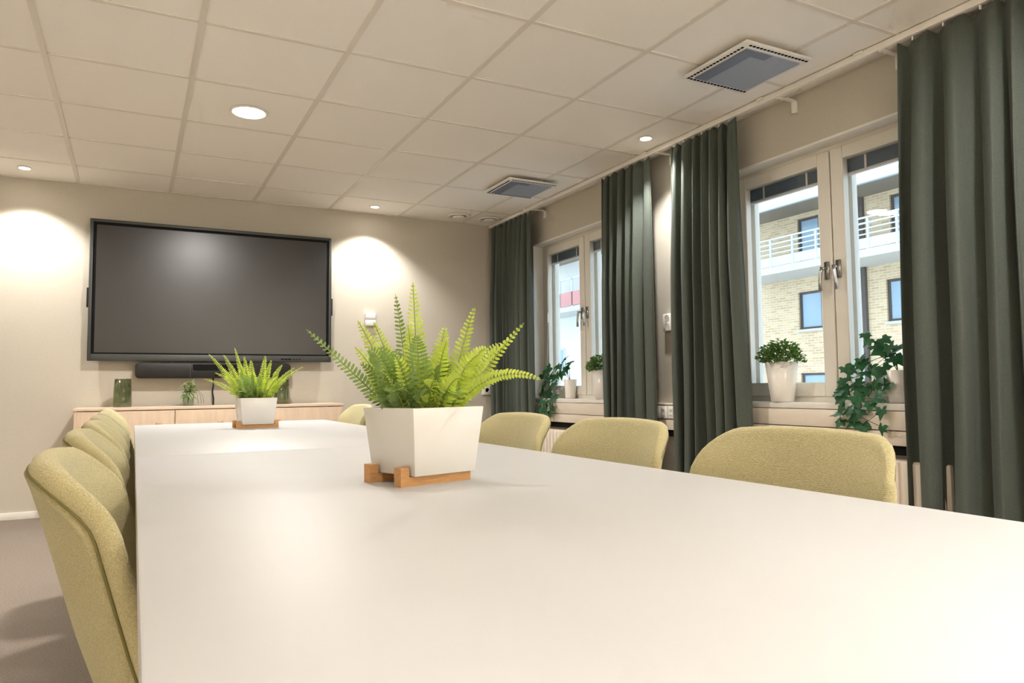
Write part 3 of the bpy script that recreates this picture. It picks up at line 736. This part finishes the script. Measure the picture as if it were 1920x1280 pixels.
def planter(cx, cy, rot, label, right_post, fr, fill, seed):
    W, WB, HH = .141, .119, .1045
    root = empty('fern_planter', (cx, cy, TZ), rot, label, 'potted fern', 'ferns in square white planters on the tables')
    # pot: open tapered square box with wall thickness
    m = MB(); t = .004
    def ring(wd, z): h = wd/2; return [(-h, -h, z), (h, -h, z), (h, h, z), (-h, h, z)]
    z0, z1 = .0145, .0145+HH
    v = ring(WB, z0)+ring(W, z1)+ring(W-2*t, z1)+ring(WB-2*t, z0+t)
    f = [(3, 2, 1, 0), (12, 13, 14, 15)]
    for k in range(3):
        for i in range(4): f.append((k*4+i, k*4+(i+1) % 4, k*4+4+(i+1) % 4, k*4+4+i))
    m.add(v, f); m.build('pot', 'gloss', root, bevel=.0012, world=False)
    MB().box(-W/2+.006, W/2-.006, -W/2+.006, W/2-.006, z1-.014, z1-.008).build('soil', 'soil', root, world=False)
    # wooden stand: two bars with upturned ends
    for sy in (-1, 1):
        y = sy*(WB/2-.017)
        b = MB(); b.box(-.0645, .0645 if right_post else .057, y-.009, y+.009, 0, .0140)
        b.box(-.080, -.0645, y-.009, y+.009, 0, .029)
        if right_post: b.box(.0645, .080, y-.009, y+.009, 0, .029)
        b.build('stand_bar', 'wood', root, world=False)
    for x in (-.03, .03): MB().box(x-.006, x+.006, -(WB/2-.026), WB/2-.026, .004, .0139).build('stand_crossbar', 'wood', root, world=False)
    inv = (Matrix.Translation((cx, cy, TZ)) @ Matrix.Rotation(rot, 4, 'Z')).inverted()
    rg = random.Random(seed); top = Vector((cx, cy, TZ+z1-.012))
    for i, (s_, d_, h_, arch, wd, mt) in enumerate(fr):
        s_, d_, h_, arch, wd = [q*1.085 for q in (s_, d_, h_, arch, wd)]
        tip = Vector((cx, cy, TZ+z1-.004))+RGT*s_+FWD*d_+Vector((0, 0, h_))
        hd = RGT*s_+FWD*d_
        base = top+hd*min(.45, .048/max(hd.length, .02))
        mid = base*.5+tip*.5+Vector((0, 0, arch))-hd*.06
        frond(root, inv, base, mid, tip, wd, mt, rg.uniform(.45, .8), seed=seed*100+i)
    for i in range(fill):
        a = 6.283*i/fill*2.618 + rg.uniform(-.3, .3); low = i % 3 == 0
        rr = rg.uniform(.075, .105) if low else rg.uniform(.03, .11); h_ = rg.uniform(.012, .04) if low else rg.uniform(.06, .125)-rr*.2
        hd = Vector((math.cos(a), math.sin(a), 0))*rr
        base = top+hd*.40; tip = Vector((cx, cy, TZ+z1-.004))+hd+Vector((0, 0, h_))
        mid = (base+tip)/2+Vector((0, 0, .034 if low else .022))-hd*.08
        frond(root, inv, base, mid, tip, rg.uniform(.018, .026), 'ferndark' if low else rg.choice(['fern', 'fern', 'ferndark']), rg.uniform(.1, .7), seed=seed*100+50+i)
    return root
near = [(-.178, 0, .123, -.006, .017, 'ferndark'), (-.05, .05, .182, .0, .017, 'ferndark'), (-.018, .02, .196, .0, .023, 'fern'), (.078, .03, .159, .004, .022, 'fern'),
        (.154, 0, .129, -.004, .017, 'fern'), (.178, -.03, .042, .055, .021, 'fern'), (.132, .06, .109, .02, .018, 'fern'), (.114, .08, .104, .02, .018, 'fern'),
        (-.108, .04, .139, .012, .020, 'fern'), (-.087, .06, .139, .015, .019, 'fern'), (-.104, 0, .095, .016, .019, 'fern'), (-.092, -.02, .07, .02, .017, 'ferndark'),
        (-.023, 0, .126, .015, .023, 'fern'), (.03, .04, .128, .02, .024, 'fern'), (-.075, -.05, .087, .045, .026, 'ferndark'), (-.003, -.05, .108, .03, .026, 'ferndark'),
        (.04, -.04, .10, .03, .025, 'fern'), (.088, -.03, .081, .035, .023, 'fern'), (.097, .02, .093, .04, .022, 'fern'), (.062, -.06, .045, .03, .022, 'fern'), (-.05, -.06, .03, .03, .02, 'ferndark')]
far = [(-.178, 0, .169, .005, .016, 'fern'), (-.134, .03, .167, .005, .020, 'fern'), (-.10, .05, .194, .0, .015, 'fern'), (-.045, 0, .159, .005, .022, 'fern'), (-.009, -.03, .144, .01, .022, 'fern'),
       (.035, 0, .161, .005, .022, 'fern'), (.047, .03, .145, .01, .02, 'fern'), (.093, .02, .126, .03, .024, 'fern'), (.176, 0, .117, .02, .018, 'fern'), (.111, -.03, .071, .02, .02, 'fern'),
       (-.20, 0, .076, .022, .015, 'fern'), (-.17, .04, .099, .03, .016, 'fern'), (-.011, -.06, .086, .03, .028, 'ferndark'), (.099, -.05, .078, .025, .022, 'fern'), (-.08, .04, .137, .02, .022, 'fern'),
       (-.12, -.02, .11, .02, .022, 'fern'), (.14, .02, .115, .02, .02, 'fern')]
planter(.803, -4.865, .2765, 'large fern in a square white planter at the centre of the near table', False, near, 34, 3)
planter(.819, -2.909, .0512, 'fern in a square white planter on the far table before the display', True, far, 28, 7)

# ------------------------------------------------------------------ plants on the window sills
leaf_out = [(0, -.1), (.20, -.32), (.52, -.30), (.40, -.02), (.55, .22), (.24, .30), (0, .80), (-.24, .30), (-.55, .22), (-.40, -.02), (-.52, -.30), (-.20, -.32)]
def ivy_mesh(cup):
    v = [(0, 0, .06)]+[(x, y, -cup*(x*x+y*y)+.02*(i % 2)) for i, (x, y) in enumerate(leaf_out)]
    return MB().add(v, [(0, i+1, (i+1) % 12+1) for i in range(12)]).mesh('leaf', 'ivy', smooth=True)
IVM = [ivy_mesh(.15), ivy_mesh(.45), ivy_mesh(-.2)]
def ivy(px, py, pts, size, label, seed):
    root = empty('ivy_plant', (px, py, ZS), 0, label, 'potted ivy', 'trailing ivy plants on the window sills')
    MB().lathe([(.0001, .001), (.036, .001), (.040, .006), (.052, .15), (.048, .15), (.038, .012), (.0001, .012)], 28, (px, py, ZS)).build('pot', 'pot', root, smooth=True)
    MB().lathe([(.0001, .135), (.046, .135), (.046, .13), (.0001, .13)], 20, (px, py, ZS)).build('soil', 'soil', root)
    rg = random.Random(seed)
    more = [(p[0]+rg.uniform(-.01, .015), min(-.76, p[1]+rg.uniform(-.035, .035)), p[2]+rg.uniform(-.03, .03)) for p in pts if p[2] > .80 and rg.random() < .75]
    for x, y, z in pts+more:
        o = bpy.data.objects.new('leaf', rg.choice(IVM)); COL.objects.link(o); o.parent = root
        o.location = (x-px+rg.uniform(-.012, .012), y-py, z-ZS)
        s_ = size*rg.uniform(.75, 1.15); o.scale = (s_, s_, s_)
        # leaf lies in its xy plane; stand it up facing the room with the tip drooping
        o.rotation_euler = (Matrix.Rotation(R(-90+rg.uniform(-35, 35)), 3, 'Z') @ Matrix.Rotation(R(rg.uniform(25, 85)), 3, 'X') @ Matrix.Rotation(R(180+rg.uniform(-60, 60)), 3, 'Z')).to_euler()
    # vines: from the pot through the leaves
    for gi in range(5):
        col = sorted([p for i, p in enumerate(pts) if i % 5 == gi], key=lambda p: -p[2])
        if len(col) < 2: continue
        path = [Vector((px, py, ZS+.14)), Vector((px-.02, (py+col[0][1])/2, max(ZS+.19, col[0][2])))]+[Vector(p)+Vector((.006, 0, 0)) for p in col]
        MB().tube(path, .0016, 5).build('vine', 'stem', root, smooth=True)
IV2 = [(3.41, -3.78, 1.062), (3.41, -3.801, 1.031), (3.41, -3.857, 1.06), (3.41, -3.887, 1.023), (3.41, -3.913, 1.003), (3.41, -3.875, .99), (3.41, -3.884, .962), (3.40, -3.861, .929), (3.41, -3.748, .983), (3.41, -3.735, .948), (3.41, -3.756, .912), (3.40, -3.725, .866), (3.39, -3.719, .841), (3.39, -3.761, .841), (3.41, -3.664, .934), (3.41, -3.663, .909), (3.40, -3.643, .867), (3.39, -3.645, .841), (3.35, -3.656, .811), (3.34, -3.667, .791), (3.34, -3.748, .796), (3.315, -3.782, .738), (3.315, -3.688, .746), (3.315, -3.684, .716), (3.315, -3.676, .685), (3.315, -3.761, .708), (3.315, -3.793, .67), (3.37, -3.854, .88), (3.36, -3.842, .86), (3.345, -3.87, .821), (3.34, -3.866, .787), (3.315, -3.89, .736), (3.315, -3.895, .664), (3.32, -3.836, .763), (3.315, -3.748, .678), (3.32, -3.775, .772), (3.315, -3.734, .737)]
IV1 = [(3.41, -1.047, 1.06), (3.41, -1.157, 1.049), (3.41, -.962, 1.034), (3.41, -.859, 1.014), (3.41, -1.032, 1.002), (3.40, -1.101, .993), (3.41, -.775, .948), (3.41, -.872, .954), (3.41, -.93, .931), (3.38, -1.029, .907), (3.41, -.755, .903), (3.41, -.841, .902), (3.40, -.745, .831), (3.40, -.839, .834), (3.345, -1.023, .783), (3.345, -.908, .79), (3.315, -.881, .746), (3.315, -.969, .747), (3.315, -1.04, .712), (3.315, -.953, .696), (3.315, -.864, .687), (3.315, -.966, .645), (3.315, -1.025, .676), (3.315, -.908, .658), (3.315, -.951, .623), (3.38, -.986, .885), (3.38, -1.062, .965)]
ivy(3.435, -3.90, IV2, .066, 'trailing green ivy in pale pot on the near window sill', 5)
ivy(3.435, -1.13, IV1, .078, 'trailing green ivy in pale pot on the far window sill', 9)
def boxwood(px, py, label, seed):
    root = empty('boxwood_plant', (px, py, ZS), 0, label, 'potted plant', 'small leafy plants in tall white pots')
    h = .208
    MB().lathe([(.0001, .001), (.055, .001), (.058, .004), (.083, h), (.079, h), (.055, .012), (.0001, .012)], 36, (px, py, ZS)).build('pot', 'pot', root, smooth=True)
    MB().lathe([(.0001, h-.012), (.077, h-.012), (.077, h-.018), (.0001, h-.018)], 20, (px, py, ZS)).build('soil', 'soil', root)
    rg = random.Random(seed); m = MB(); st = MB()
    for k in range(1000):
        a = rg.uniform(0, 6.283); e = math.asin(rg.uniform(-.12, 1)); rr = rg.uniform(.55, 1.05)
        c = Vector((px+math.cos(a)*math.cos(e)*.115*rr, py+math.sin(a)*math.cos(e)*.115*rr, ZS+h+.005+math.sin(e)*.105*rr))
        if c.x > 3.475: c.x = 3.475-rg.uniform(0, .03)
        d = Vector((math.cos(a)+rg.uniform(-.7, .7), math.sin(a)+rg.uniform(-.7, .7), rg.uniform(-.2, 1.1))).normalized()
        s_ = d.cross(Vector((rg.uniform(-1, 1), rg.uniform(-1, 1), 1))).normalized(); L = rg.uniform(.016, .026); wd = L*.36
        if c.x+L*d.x > 3.48: continue
        n_ = s_.cross(d)
        m.add([c, c+d*L*.4+s_*wd+n_*.002, c+d*L*.4-s_*wd+n_*.002, c+d*L], [(0, 1, 3), (0, 3, 2)])
    for k in range(16):
        a = rg.uniform(0, 6.283); q = rg.uniform(.02, .06)
        st.tube([(px+.02*math.cos(a), py+.02*math.sin(a), ZS+h-.02), (min(3.47, px+q*math.cos(a)), py+q*math.sin(a), ZS+h+rg.uniform(.03, .08))], .0015, 5)
    o = m.build('foliage', 'box', root); o['kind'] = 'stuff'
    st.build('stems', 'stem', root)
boxwood(3.40, -3.27, 'small leafy plant in tall white pot on the near window sill', 2)
boxwood(3.40, -1.63, 'small leafy plant in tall white pot half behind curtain at far window', 6)
